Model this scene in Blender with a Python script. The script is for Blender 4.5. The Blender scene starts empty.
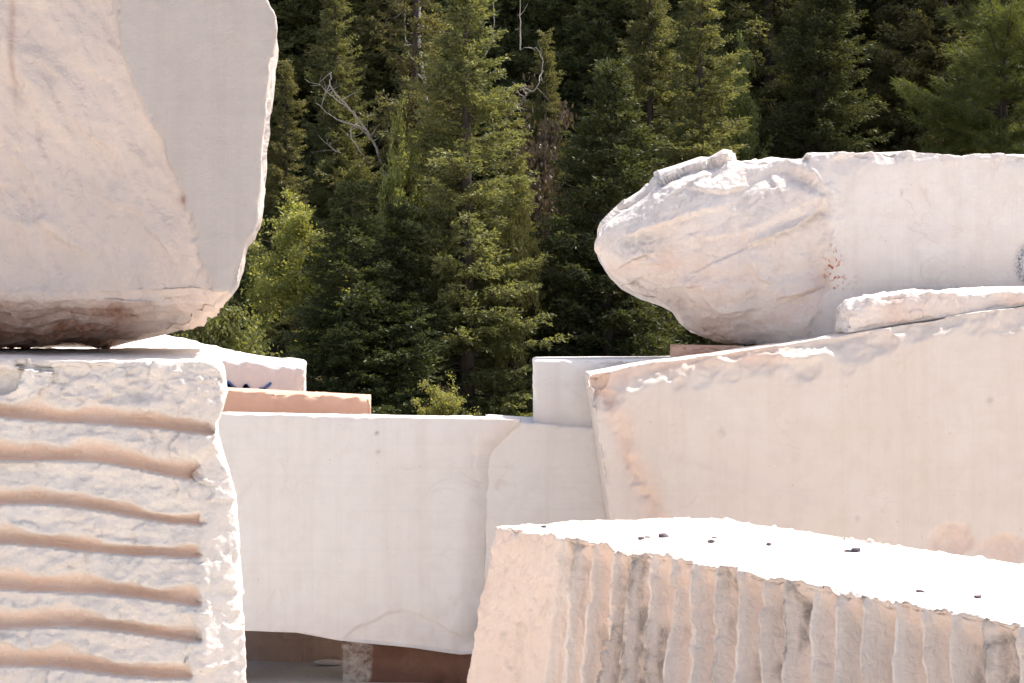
import bpy, math, random
import numpy as np
from mathutils import Vector

# ------------------------------------------------------------------ camera
F = 2418.0          # focal length in pixels (85 mm on 36 mm, 1024 px wide)
HY = 322.0          # eye-level row
CZ = 1.95           # eye height
sc = bpy.context.scene
C = sc.collection
cd = bpy.data.cameras.new('camera'); cam = bpy.data.objects.new('camera', cd); C.objects.link(cam)
cam.location = (0, 0, CZ); cam.rotation_euler = (math.radians(90), 0, 0)
cd.lens = 85; cd.sensor_width = 36; cd.shift_y = -(341.5 - HY) / 1024.0
cd.clip_start = 0.1; cd.clip_end = 2000
sc.camera = cam
# ------------------------------------------------------------------ light
SUN = Vector((0.54, 0.30, 1.0)).normalized()
w = bpy.data.worlds.new('World'); sc.world = w; w.use_nodes = True
wn = w.node_tree.nodes; wl = w.node_tree.links
sky = wn.new('ShaderNodeTexSky'); sky.sky_type = 'NISHITA'; sky.sun_disc = False
sky.sun_elevation = math.asin(SUN.z); sky.sun_rotation = math.atan2(SUN.x, SUN.y)
sky.air_density = 1.0; sky.dust_density = 5.0; sky.ozone_density = 1.0
wl.new(sky.outputs[0], wn['Background'].inputs[0]); wn['Background'].inputs[1].default_value = 0.13
sl = bpy.data.lights.new('sun', 'SUN'); sl.energy = 4.2; sl.angle = math.radians(0.5); sl.color = (1.0, 0.93, 0.83)
so = bpy.data.objects.new('sun', sl); C.objects.link(so)
so.rotation_euler = SUN.to_track_quat('Z', 'Y').to_euler(); so.location = SUN * 60
vs = sc.view_settings
vs.view_transform = 'Standard'; vs.look = 'None'; vs.gamma = 1; vs.use_curve_mapping = False
vs.exposure = 0.74

# ------------------------------------------------------------------ helpers
def at(px, py, Y):
    return np.array([(px - 512) / F * Y, Y, CZ - (py - HY) / F * Y])

def proj(P):
    return 512 + F * P[:, 0] / P[:, 1], HY - F * (P[:, 2] - CZ) / P[:, 1]

def tag(o, label=None, cat=None, group=None, kind=None):
    if label: o['label'] = label
    if cat: o['category'] = cat
    if group: o['group'] = group
    if kind: o['kind'] = kind
    return o

def empty(name, loc, rz=0):
    o = bpy.data.objects.new(name, None); C.objects.link(o)
    o.location = loc; o.rotation_euler = (0, 0, rz); o.empty_display_size = 0.2
    return o

def link_mesh(name, V, Fc, mat, parent=None, smooth=False, attrs=None):
    """V (n,3), Fc (m,k) -> ONE mesh object"""
    me = bpy.data.meshes.new(name)
    V = np.asarray(V, dtype=np.float32); Fc = np.asarray(Fc, dtype=np.int32)
    n, (m, k) = len(V), Fc.shape
    me.vertices.add(n); me.vertices.foreach_set('co', V.ravel())
    me.loops.add(m * k); me.loops.foreach_set('vertex_index', Fc.ravel())
    me.polygons.add(m); me.polygons.foreach_set('loop_start', np.arange(0, m * k, k, dtype=np.int32))
    me.polygons.foreach_set('use_smooth', np.full(m, smooth))
    me.update(calc_edges=True); me.validate()
    if attrs:
        for nm, arr in attrs.items():
            a = me.attributes.new(nm, 'FLOAT_COLOR', 'POINT')
            a.data.foreach_set('color', np.asarray(arr, dtype=np.float32).ravel())
    me.materials.append(mat)
    o = bpy.data.objects.new(name, me); C.objects.link(o)
    if parent: o.parent = parent
    return o

# ---- noise in numpy
def _hash(ix, iy, iz, s):
    h = (ix.astype(np.int64) * 374761393 + iy.astype(np.int64) * 668265263 + iz.astype(np.int64) * 2147483647 + s * 1274126177) & 0xFFFFFFFF
    h = ((h ^ (h >> 13)) * 1274126177) & 0xFFFFFFFF
    h = ((h ^ (h >> 16)) * 2246822519) & 0xFFFFFFFF
    h = (h ^ (h >> 15)) & 0xFFFFFFFF
    return h.astype(np.float64) / 4294967295.0

def vnoise(P, s=0):
    I = np.floor(P).astype(np.int64); f = P - I; f = f * f * f * (f * (f * 6 - 15) + 10)
    r = 0
    for dx in (0, 1):
        wx = f[:, 0] if dx else 1 - f[:, 0]
        for dy in (0, 1):
            wy = f[:, 1] if dy else 1 - f[:, 1]
            for dz in (0, 1):
                wz = f[:, 2] if dz else 1 - f[:, 2]
                r = r + wx * wy * wz * _hash(I[:, 0] + dx, I[:, 1] + dy, I[:, 2] + dz, s)
    return r * 2 - 1

def fbm(P, freq, oct=4, s=0, gain=0.5):
    a, r, t = 1.0, 0, 0
    P = np.asarray(P) * freq
    for i in range(oct):
        r = r + a * vnoise(P + 17.3 * i, s + i); t += a; a *= gain; P = P * 2.03
    return r / t

def worley(P, freq, s=0):
    """F1 squared and F2-F1 of jittered cells"""
    P = np.asarray(P) * freq
    I = np.floor(P).astype(np.int64)
    f1 = np.full(len(P), 9.0); f2 = np.full(len(P), 9.0)
    for dx in (-1, 0, 1):
        for dy in (-1, 0, 1):
            for dz in (-1, 0, 1):
                a, b, c = I[:, 0] + dx, I[:, 1] + dy, I[:, 2] + dz
                d = (a + _hash(a, b, c, s) - P[:, 0]) ** 2 + (b + _hash(a, b, c, s + 7) - P[:, 1]) ** 2 + (c + _hash(a, b, c, s + 13) - P[:, 2]) ** 2
                m = d < f1
                f2 = np.where(m, f1, np.minimum(f2, d)); f1 = np.where(m, d, f1)
    return f1, np.sqrt(f2) - np.sqrt(f1)

def scoop(P, freq, s=0, warp=0.3):
    """conchoidal fracture relief 0..1, sharp ridges between smooth scoops"""
    W = np.stack([fbm(P, freq * .8, 3, s + 31), fbm(P, freq * .8, 3, s + 37), fbm(P, freq * .8, 3, s + 41)], 1)
    f1, _ = worley(P + W * warp / freq, freq, s)
    return np.clip(f1, 0, 1.2)

FM = .78
def facet(P, freq, s=0, warp=0.35):
    """planar chips: each cell is a tilted plane"""
    P = np.asarray(P)
    W = np.stack([fbm(P, freq, 3, s + 31), fbm(P, freq, 3, s + 37), fbm(P, freq, 3, s + 41)], 1)
    Q = (P + W * warp / freq) * freq
    I = np.floor(Q).astype(np.int64)
    best = np.full(len(Q), -9.0)
    for dx in (-1, 0, 1):
        for dy in (-1, 0, 1):
            for dz in (-1, 0, 1):
                a, b, c = I[:, 0] + dx, I[:, 1] + dy, I[:, 2] + dz
                cx, cy, cz = a + _hash(a, b, c, s), b + _hash(a, b, c, s + 7), c + _hash(a, b, c, s + 13)
                ex, ey, ez = Q[:, 0] - cx, Q[:, 1] - cy, Q[:, 2] - cz
                gx, gy, gz = _hash(a, b, c, s + 3) - .5, _hash(a, b, c, s + 4) - .5, _hash(a, b, c, s + 5) - .5
                h = -(ex * ex + ey * ey + ez * ez) * .42 + (gx * ex + gy * ey + gz * ez) * 2.0 + _hash(a, b, c, s + 6) * .35
                best = np.maximum(best, h)
    return best - FM

def sstep(a, b, x):
    t = np.clip((x - a) / (b - a), 0, 1); return t * t * (3 - 2 * t)

def interp(x, pts):
    p = np.array(pts, float); return np.interp(x, p[:, 0], p[:, 1])

def box_lattice(lx, ly, lz, c):
    n = [max(2, int(round(l / c))) for l in (lx, ly, lz)]
    quads = []
    enc = lambda i, j, k: (i * 100003 + j) * 100003 + k
    def face(ax, side):
        o = [a for a in (0, 1, 2) if a != ax]
        A, B = np.meshgrid(np.arange(n[o[0]]), np.arange(n[o[1]]), indexing='ij')
        def vid(da, db):
            t = [None] * 3; t[ax] = np.full(A.shape, n[ax] if side else 0); t[o[0]] = A + da; t[o[1]] = B + db
            return enc(t[0].astype(np.int64), t[1].astype(np.int64), t[2].astype(np.int64))
        q = np.stack([vid(0, 0), vid(1, 0), vid(1, 1), vid(0, 1)], -1).reshape(-1, 4)
        flip = (side == 0) ^ (ax == 1)
        return q[:, ::-1] if flip else q
    for ax in range(3):
        for s in (0, 1): quads.append(face(ax, s))
    Q = np.concatenate(quads); ids, inv = np.unique(Q.ravel(), return_inverse=True)
    k = ids % 100003; j = (ids // 100003) % 100003; i = ids // (100003 * 100003)
    P = np.stack([i / n[0], j / n[1], k / n[2]], 1).astype(float)
    return P, inv.reshape(-1, 4)

def vnormals(P, Q):
    a, b, c, d = (P[Q[:, i]] for i in range(4))
    fn = np.cross(c - a, d - b)
    N = np.zeros_like(P)
    for i in range(4): 
        for ax in range(3): N[:, ax] += np.bincount(Q[:, i], fn[:, ax], len(P))
    return N / (np.linalg.norm(N, axis=1, keepdims=True) + 1e-12)

def corners(fl, fr, br, bl, zb, zt):
    """warp from the unit cube: footprint corners (x,y) for bottom/top, z per corner"""
    def f(U):
        u, v, t = U[:, 0:1], U[:, 1:2], U[:, 2:3]
        def q(a, b, c_, d): return (1 - u) * (1 - v) * a + u * (1 - v) * b + u * v * c_ + (1 - u) * v * d
        def pts(zz, k): return [np.array([*(p[k] if isinstance(p[0], (tuple, list)) else p), z]) for p, z in zip((fl, fr, br, bl), zz)]
        return q(*pts(zb, 0)) * (1 - t) + q(*pts(zt, 1)) * t
    return f

def ledge(px, py, pts, h, L, P, seed=0):
    """a fracture step: the stone above the line stands proud and breaks off sharply along it"""
    x0, x1 = pts[0][0], pts[-1][0]; m = (x1 - x0) * .22 + 2
    y = interp(px, pts) + 3.0 * fbm(P, 7, 3, seed) + 1.5 * fbm(P, 25, 3, seed + 1)
    s_ = y - py
    return h * sstep(-1.0, 1.6, s_) * np.exp(-np.clip(s_, 0, None) / L) * sstep(x0 - m * .3, x0 + m, px) * sstep(x1 + m * .3, x1 - m, px)

def edge_break(df, dt, c, k):
    """knock the front top edge off along a steep plane: c is the bite on the top, c/k its reach down the face"""
    a = np.clip(c - (k * np.clip(df, 0, None) + np.clip(dt, 0, None)), 0, None) / (1 + k * k)
    return np.stack([a * 0, a, -a * k], 1)

def rock(name, dims, cell, warp, mat, edge=(0.008, 0.03, 5.0), disp=None, stain=None, seed=0, edge_rough=0.012, parent=None, rfun=None, bite=(.018, 9.0, .035), move=None, under=False):
    """a quarried block: box lattice, edges nibbled by a noisy radius, warped to its shape, then displaced along its normals"""
    U, Q = box_lattice(*dims, cell)
    h = np.array(dims) / 2; p = (U - .5) * 2 * h
    nz = fbm(p + seed * 3.1, edge[2], 4, seed) * .5 + .5
    r = edge[0] + edge[1] * np.clip((nz - .35) * 2.2, 0, 1.3) ** 1.6
    if rfun is not None: r = rfun(U, p, r)
    r = np.minimum(r, h.min() * .9)[:, None]
    q = np.clip(p, -h + r, h - r); d = p - q; L = np.linalg.norm(d, axis=1, keepdims=True)
    p2 = q + np.where(L > 1e-9, d / np.maximum(L, 1e-9) * np.minimum(L, r), 0)
    # distance from the nearest edge
    da = np.sort(h - np.abs(p), axis=1)[:, 1]
    P = warp(p2 / (2 * h) + .5)
    if move is not None: P = P + move(P, U)
    N = vnormals(P, Q)
    if N[np.argmin(P[:, 1]), 1] > 0: Q = Q[:, ::-1]; N = -N
    k = (U[:, 1] < .995) & ((U[:, 2] > .004) | under)
    Pk, Nk, Uk, dk = P[k], N[k], U[k], da[k]
    e = np.exp(-(dk / (edge[0] + edge[1] * 1.2 + .012)) ** 2); ne = dk < .16
    D = .0010 * fbm(Pk, 3, 3, seed + 9)
    Pe = Pk[ne]
    W_ = np.stack([fbm(Pe, 14, 2, seed + 51), fbm(Pe, 14, 2, seed + 52), fbm(Pe, 14, 2, seed + 53)], 1) * .02
    b1, _ = worley(Pe + W_, bite[1], seed + 61); b2_, _ = worley(Pe + W_, bite[1] * 2.3, seed + 62)
    amt = np.clip(fbm(Pe, 1.6, 2, seed + 63) * 1.5 + .75, .1, 1.4)
    D[ne] += e[ne] * edge_rough * (facet(Pe, 9, seed + 5) + .6 * fbm(Pe, 30, 3, seed + 2)) - np.exp(-(dk[ne] / bite[2]) ** 2) * bite[0] * amt * (np.sqrt(np.clip(1 - b1 / .32, 0, 1)) + .45 * np.sqrt(np.clip(1 - b2_ / .32, 0, 1)))
    if disp is not None: D = D + disp(Pk, Nk, Uk, dk)
    P2 = P.copy(); P2[k] += Nk * D[:, None]
    N2 = vnormals(P2, Q)
    S = np.zeros((len(P), 4))
    if stain is not None: S[k] = stain(Pk, N2[k], Uk, dk)
    return link_mesh(name, P2, Q, mat, parent, smooth=True, attrs={'stain': S, 'relief': np.repeat(np.clip((np.linalg.norm(N2 - N, axis=1) - .04) * 3.5, 0, 1)[:, None], 4, 1)})

# ------------------------------------------------------------------ materials
def newmat(name):
    m = bpy.data.materials.new(name); m.use_nodes = True
    nt = m.node_tree; b = nt.nodes['Principled BSDF']
    return m, nt, b

def nd(nt, typ, **kw):
    n = nt.nodes.new(typ)
    for k, v in kw.items():
        if k in n.inputs.keys() if isinstance(k, str) else False: n.inputs[k].default_value = v
        else: setattr(n, k, v)
    return n

def noise(nt, co, scale, detail=5, rough=.55, dist=0.0):
    n = nt.nodes.new('ShaderNodeTexNoise'); n.inputs['Scale'].default_value = scale; n.inputs['Detail'].default_value = detail
    n.inputs['Roughness'].default_value = rough; n.inputs['Distortion'].default_value = dist
    nt.links.new(co, n.inputs['Vector']); return n.outputs['Fac']

def ramp(nt, fac, stops):
    r = nt.nodes.new('ShaderNodeValToRGB'); e = r.color_ramp.elements
    while len(e) < len(stops): e.new(.5)
    for x, (pos, col) in zip(e, stops):
        x.position = pos; x.color = (*col, 1) if isinstance(col, tuple) else (col, col, col, 1)
    nt.links.new(fac, r.inputs[0]); return r.outputs[0]

def mix(nt, fac, a, b, mode='MIX'):
    m = nt.nodes.new('ShaderNodeMix'); m.data_type = 'RGBA'; m.blend_type = mode
    for s, v in ((m.inputs[0], fac), (m.inputs[6], a), (m.inputs[7], b)):
        if isinstance(v, (int, float)): s.default_value = v
        elif isinstance(v, tuple): s.default_value = (*v, 1)
        else: nt.links.new(v, s)
    return m.outputs[2]

def math_(nt, op, a, b=0.0):
    m = nt.nodes.new('ShaderNodeMath'); m.operation = op
    for s, v in ((m.inputs[0], a), (m.inputs[1], b)):
        if isinstance(v, (int, float)): s.default_value = v
        else: nt.links.new(v, s)
    return m.outputs[0]

def marble(name, base, tint, gfloor=.05, *,  pink=(.70, .50, .41), grey=(.40, .37, .35), bump=.35, vein=0.25, fine=90, streak=(1, 1, 1)):
    """quarry marble: blotchy white stone; stain.r -> pink stone (in bores also painted warm shading), stain.g -> grey dirt, stain.b -> rust specks, stain.a -> blue-grey paint"""
    m, nt, b = newmat(name); L = nt.links
    tc = nt.nodes.new('ShaderNodeTexCoord'); mp = nt.nodes.new('ShaderNodeMapping'); mp.inputs['Scale'].default_value = streak
    L.new(tc.outputs['Object'], mp.inputs[0]); co = mp.outputs[0]; ob = tc.outputs['Object']
    at_ = nt.nodes.new('ShaderNodeAttribute'); at_.attribute_name = 'stain'
    sp = nt.nodes.new('ShaderNodeSeparateColor'); L.new(at_.outputs['Color'], sp.inputs[0])
    n1 = noise(nt, co, 1.7, 6, .6, .6); n2 = noise(nt, co, 9, 6, .65, .3); n3 = noise(nt, ob, 45, 4, .7)
    col = mix(nt, ramp(nt, n1, [(.38, 0.0), (.68, 1.0)]), base, tint)
    col = mix(nt, ramp(nt, n2, [(.45, 0.0), (.8, .55)]), col, tuple(x * .86 for x in tint))
    sm = nt.nodes.new('ShaderNodeMapping'); sm.inputs['Scale'].default_value = (11, 11, .55); L.new(ob, sm.inputs[0])
    col = mix(nt, ramp(nt, noise(nt, sm.outputs[0], 1.0, 5, .7), [(.48, 0.0), (.75, .40)]), col, tuple(x * y for x, y in zip(tint, (.84, .80, .77))))
    sh = nt.nodes.new('ShaderNodeMapping'); sh.inputs['Scale'].default_value = (.5, .5, 60); L.new(ob, sh.inputs[0])
    saw = noise(nt, sh.outputs[0], 1.0, 4, .6)
    col = mix(nt, ramp(nt, saw, [(.5, 0.0), (.8, .22)]), col, tuple(x * .85 for x in tint))
    # thin veins
    wv = nt.nodes.new('ShaderNodeTexNoise'); wv.inputs['Scale'].default_value = 2.6; wv.inputs['Detail'].default_value = 7; wv.inputs['Distortion'].default_value = 1.2
    L.new(co, wv.inputs['Vector'])
    v = math_(nt, 'ABSOLUTE', math_(nt, 'SUBTRACT', wv.outputs['Fac'], .5))
    vf = ramp(nt, v, [(0.0, 1.0), (.018, 0.0)])
    gate = ramp(nt, noise(nt, ob, 3.1, 2), [(.5, 0.0), (.68, 1.0)])
    col = mix(nt, math_(nt, 'MULTIPLY', math_(nt, 'MULTIPLY', vf, gate), vein), col, (.55, .40, .34))
    # pink and grey patches
    pk = math_(nt, 'MULTIPLY', sp.outputs[0], ramp(nt, n2, [(.25, .55), (.6, 1.0)]))
    col = mix(nt, pk, col, mix(nt, n3, tuple(x * .9 for x in pink), tuple(min(1, x * 1.1) for x in pink)))
    n5 = noise(nt, ob, 16, 7, .72, .4)
    gk = math_(nt, 'MULTIPLY', sp.outputs[1], ramp(nt, n5, [(.38, gfloor), (.60, 1.0)]))
    col = mix(nt, gk, col, mix(nt, n3, tuple(x * .75 for x in grey), tuple(min(1, x * 1.25) for x in grey)))
    # rust specks
    n6 = noise(nt, ob, 38, 3, .6)
    rk = math_(nt, 'MULTIPLY', sp.outputs[2], ramp(nt, n6, [(.56, 0.0), (.62, 1.0)]))
    col = mix(nt, rk, col, (.42, .10, .035))
    n7 = noise(nt, ob, 70, 4, .8)
    ik = math_(nt, 'MULTIPLY', at_.outputs['Alpha'], ramp(nt, n7, [(.42, 0.1), (.58, 1.0)]))
    col = mix(nt, ik, col, (.10, .13, .19))
    # tiny pits and grit
    n8 = noise(nt, ob, 58, 2, .4)
    col = mix(nt, ramp(nt, n8, [(.76, 0.0), (.79, .4)]), col, (.36, .27, .22))
    L.new(col, b.inputs['Base Color'])
    b.inputs['Roughness'].default_value = .82
    b.inputs['Specular IOR Level'].default_value = .25
    b1 = nt.nodes.new('ShaderNodeBump'); b1.inputs['Strength'].default_value = bump; b1.inputs['Distance'].default_value = .006 if bump < .4 else .008
    L.new(noise(nt, ob, fine, 6, .65), b1.inputs['Height'])
    b2 = nt.nodes.new('ShaderNodeBump'); b2.inputs['Strength'].default_value = bump * .8; b2.inputs['Distance'].default_value = .02
    L.new(noise(nt, ob, 14, 5, .6), b2.inputs['Height']); L.new(b1.outputs[0], b2.inputs['Normal'])
    if bump > .45:                         # broken stone: crystalline chips
        vo = nt.nodes.new('ShaderNodeTexVoronoi'); vo.inputs['Scale'].default_value = 26; vo.distance = 'MANHATTAN'
        dn = nt.nodes.new('ShaderNodeTexNoise'); dn.inputs['Scale'].default_value = 12; dn.inputs['Detail'].default_value = 4; L.new(ob, dn.inputs['Vector'])
        va = nt.nodes.new('ShaderNodeVectorMath'); va.operation = 'MULTIPLY_ADD'; L.new(dn.outputs['Color'], va.inputs[0]); va.inputs[1].default_value = (.12, .12, .12); L.new(ob, va.inputs[2])
        L.new(va.outputs[0], vo.inputs['Vector'])
        b3 = nt.nodes.new('ShaderNodeBump'); b3.inputs['Distance'].default_value = .010
        ra = nt.nodes.new('ShaderNodeAttribute'); ra.attribute_name = 'relief'; L.new(math_(nt, 'MULTIPLY', ra.outputs['Fac'], .40), b3.inputs['Strength'])
        L.new(vo.outputs['Distance'], b3.inputs['Height']); L.new(b2.outputs[0], b3.inputs['Normal']); b2 = b3
    L.new(b2.outputs[0], b.inputs['Normal'])
    return m

M = {}
M['white'] = marble('white_marble', (.78, .755, .735), (.76, .72, .69), bump=.22)
M['warm'] = marble('warm_marble', (.73, .665, .61), (.70, .60, .535), bump=.3)
M['broken'] = marble('broken_marble', (.80, .77, .745), (.76, .705, .665), bump=.55, vein=.35, fine=60)
M['cream'] = marble('cream_marble', (.75, .66, .585), (.72, .60, .51), bump=.22, pink=(.70, .47, .36))
M['pinkslab'] = marble('pink_marble', (.72, .46, .34), (.67, .41, .30), bump=.25)
M['brown'] = marble('brown_stone', (.17, .085, .06), (.13, .06, .042), bump=.5, vein=.1, pink=(.30, .17, .12), grey=(.5, .45, .4))

def ground_mat():
    m, nt, b = newmat('quarry_dust'); L = nt.links
    tc = nt.nodes.new('ShaderNodeTexCoord'); ob = tc.outputs['Object']
    n1 = noise(nt, ob, .6, 6, .6); n2 = noise(nt, ob, 22, 6, .7)
    c = mix(nt, n1, (.64, .59, .54), (.74, .70, .66)); c = mix(nt, ramp(nt, n2, [(.45, 0.0), (.75, .5)]), c, (.50, .43, .37))
    # distance from the yard: forest litter
    sp = nt.nodes.new('ShaderNodeSeparateXYZ'); L.new(ob, sp.inputs[0])
    f = math_(nt, 'ADD', sp.outputs[1], math_(nt, 'MULTIPLY', math_(nt, 'SUBTRACT', n1, .5), 8.0))
    mr = nt.nodes.new('ShaderNodeMapRange'); mr.inputs['From Min'].default_value = 23; mr.inputs['From Max'].default_value = 29; L.new(f, mr.inputs[0])
    lit = mix(nt, noise(nt, ob, 3.0, 6, .7), (.035, .03, .018), (.10, .085, .045))
    c = mix(nt, mr.outputs[0], c, lit)
    L.new(c, b.inputs['Base Color']); b.inputs['Roughness'].default_value = .95; b.inputs['Specular IOR Level'].default_value = .1
    bp = nt.nodes.new('ShaderNodeBump'); bp.inputs['Strength'].default_value = .6; bp.inputs['Distance'].default_value = .03
    L.new(n2, bp.inputs['Height']); L.new(bp.outputs[0], b.inputs['Normal'])
    return m

def leaf_mat(name, c0, c1, c2, trans=.35, scale=.9):
    """foliage: colour drifts through the crown in clumps and leaf by leaf"""
    m = bpy.data.materials.new(name); m.use_nodes = True; nt = m.node_tree; L = nt.links
    nt.nodes.remove(nt.nodes['Principled BSDF'])
    oi = nt.nodes.new('ShaderNodeObjectInfo'); ge = nt.nodes.new('ShaderNodeNewGeometry')
    tc = nt.nodes.new('ShaderNodeTexCoord')
    n1 = noise(nt, tc.outputs['Object'], scale, 3, .6)
    c = mix(nt, ramp(nt, n1, [(.35, 0.0), (.65, 1.0)]), c0, c1)
    c = mix(nt, math_(nt, 'MULTIPLY', ge.outputs['Random Per Island'], .6), c, c2)
    hs = nt.nodes.new('ShaderNodeHueSaturation')
    L.new(math_(nt, 'ADD', math_(nt, 'MULTIPLY', oi.outputs['Random'], .045), .470), hs.inputs['Hue'])
    L.new(math_(nt, 'ADD', math_(nt, 'MULTIPLY', oi.outputs['Random'], .4), .8), hs.inputs['Value'])
    L.new(c, hs.inputs['Color'])
    d = nt.nodes.new('ShaderNodeBsdfDiffuse'); t = nt.nodes.new('ShaderNodeBsdfTranslucent'); s = nt.nodes.new('ShaderNodeMixShader')
    L.new(hs.outputs[0], d.inputs[0]); L.new(mix(nt, 1.0, hs.outputs[0], (1.15, 1.1, .55), 'MULTIPLY'), t.inputs[0])
    s.inputs[0].default_value = trans; L.new(d.outputs[0], s.inputs[1]); L.new(t.outputs[0], s.inputs[2])
    g = nt.nodes.new('ShaderNodeBsdfGlossy'); g.inputs['Roughness'].default_value = .5; g.inputs[0].default_value = (.8, .85, .8, 1)
    s2 = nt.nodes.new('ShaderNodeMixShader'); s2.inputs[0].default_value = .03
    L.new(s.outputs[0], s2.inputs[1]); L.new(g.outputs[0], s2.inputs[2])
    L.new(s2.outputs[0], nt.nodes['Material Output'].inputs[0])
    return m

def bark_mat(name, a, b_, bump=.6):
    m, nt, b = newmat(name); tc = nt.nodes.new('ShaderNodeTexCoord')
    mp = nt.nodes.new('ShaderNodeMapping'); mp.inputs['Scale'].default_value = (1, 1, .2); nt.links.new(tc.outputs['Object'], mp.inputs[0])
    n = noise(nt, mp.outputs[0], 22, 6, .7)
    nt.links.new(mix(nt, ramp(nt, n, [(.35, 0.0), (.65, 1.0)]), a, b_), b.inputs['Base Color']); b.inputs['Roughness'].default_value = .9
    bp = nt.nodes.new('ShaderNodeBump'); bp.inputs['Strength'].default_value = bump; bp.inputs['Distance'].default_value = .02
    nt.links.new(n, bp.inputs['Height']); nt.links.new(bp.outputs[0], b.inputs['Normal'])
    return m

M['ground'] = ground_mat()
M['fir'] = leaf_mat('fir_needles', (.095, .115, .047), (.21, .215, .080), (.29, .29, .15), .5)
M['firdark'] = leaf_mat('dark_fir_needles', (.075, .100, .042), (.150, .166, .062), (.21, .225, .105), .48)
M['deep'] = leaf_mat('deep_green_needles', (.044, .066, .027), (.088, .110, .040), (.14, .16, .07), .42)
M['pine'] = leaf_mat('pine_needles', (.08, .11, .032), (.14, .165, .048), (.18, .19, .07), .46)
M['leaf'] = leaf_mat('yellow_green_leaves', (.24, .26, .08), (.35, .35, .12), (.44, .43, .20), .55)
M['leaf2'] = leaf_mat('shrub_leaves', (.13, .155, .05), (.20, .22, .075), (.26, .27, .11), .5)
M['dry'] = leaf_mat('dry_twigs', (.12, .09, .06), (.16, .12, .08), (.2, .17, .12), .2)
M['bark'] = bark_mat('bark', (.035, .026, .02), (.10, .08, .065))
M['dead'] = bark_mat('bleached_wood', (.30, .27, .24), (.52, .48, .43))
mb, nt_, bb = newmat('blue_paint'); bb.inputs['Base Color'].default_value = (.03, .09, .30, 1); bb.inputs['Roughness'].default_value = .6
nt_.links.new(mix(nt_, noise(nt_, nt_.nodes.new('ShaderNodeTexCoord').outputs['Object'], 60, 3), (.02, .07, .26), (.10, .18, .42)), bb.inputs['Base Color'])
M['blue'] = mb

# ------------------------------------------------------------------ ground
def hill(x, y):
    s = np.clip(y - 33 - 1.5 * np.sin(x * .11 + 1) , 0, None)
    z = .46 * s * s / (s + 5)
    z = z + .25 * np.clip(x - 2, 0, 12) * np.clip((y - 32) / 12, 0, 1) * .35
    # rises behind to a ridge, then flattens
    return np.where(z > 45, 45 + (z - 45) * .1, z)

def gz(x, y): return float(hill(np.array([x], float), np.array([y], float))[0])

def make_ground():
    xs = np.concatenate([np.linspace(-600, -40, 15)[:-1], np.linspace(-40, 40, 161), np.linspace(40, 600, 15)[1:]])
    ys = np.concatenate([np.linspace(-600, -20, 15)[:-1], np.linspace(-20, 90, 221), np.linspace(90, 700, 20)[1:]])
    X, Y = np.meshgrid(xs, ys, indexing='ij'); P = np.stack([X.ravel(), Y.ravel(), np.zeros(X.size)], 1)
    Z = hill(P[:, 0], P[:, 1])
    Q = P.copy(); Q[:, 2] = 0
    far = sstep(24, 34, P[:, 1])
    P[:, 2] = Z + far * .25 * fbm(Q, .45, 4, 3) * (np.abs(P[:, 0]) < 45) + .012 * (1 - far) * fbm(Q, 1.5, 3, 5)
    i = np.arange(len(xs) - 1)[:, None] * len(ys) + np.arange(len(ys) - 1)[None]
    i = i.ravel(); Fq = np.stack([i, i + len(ys), i + len(ys) + 1, i + 1], 1)
    tag(link_mesh('ground', P, Fq, M['ground'], smooth=True), 'pale dusty quarry floor rising into the wooded hillside', kind='structure')
make_ground()

# ------------------------------------------------------------------ marble blocks
G_YARD = 'marble blocks stored in the quarry yard'
def front(N): return np.clip(-N[:, 1] * 1.6, 0, 1)

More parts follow.
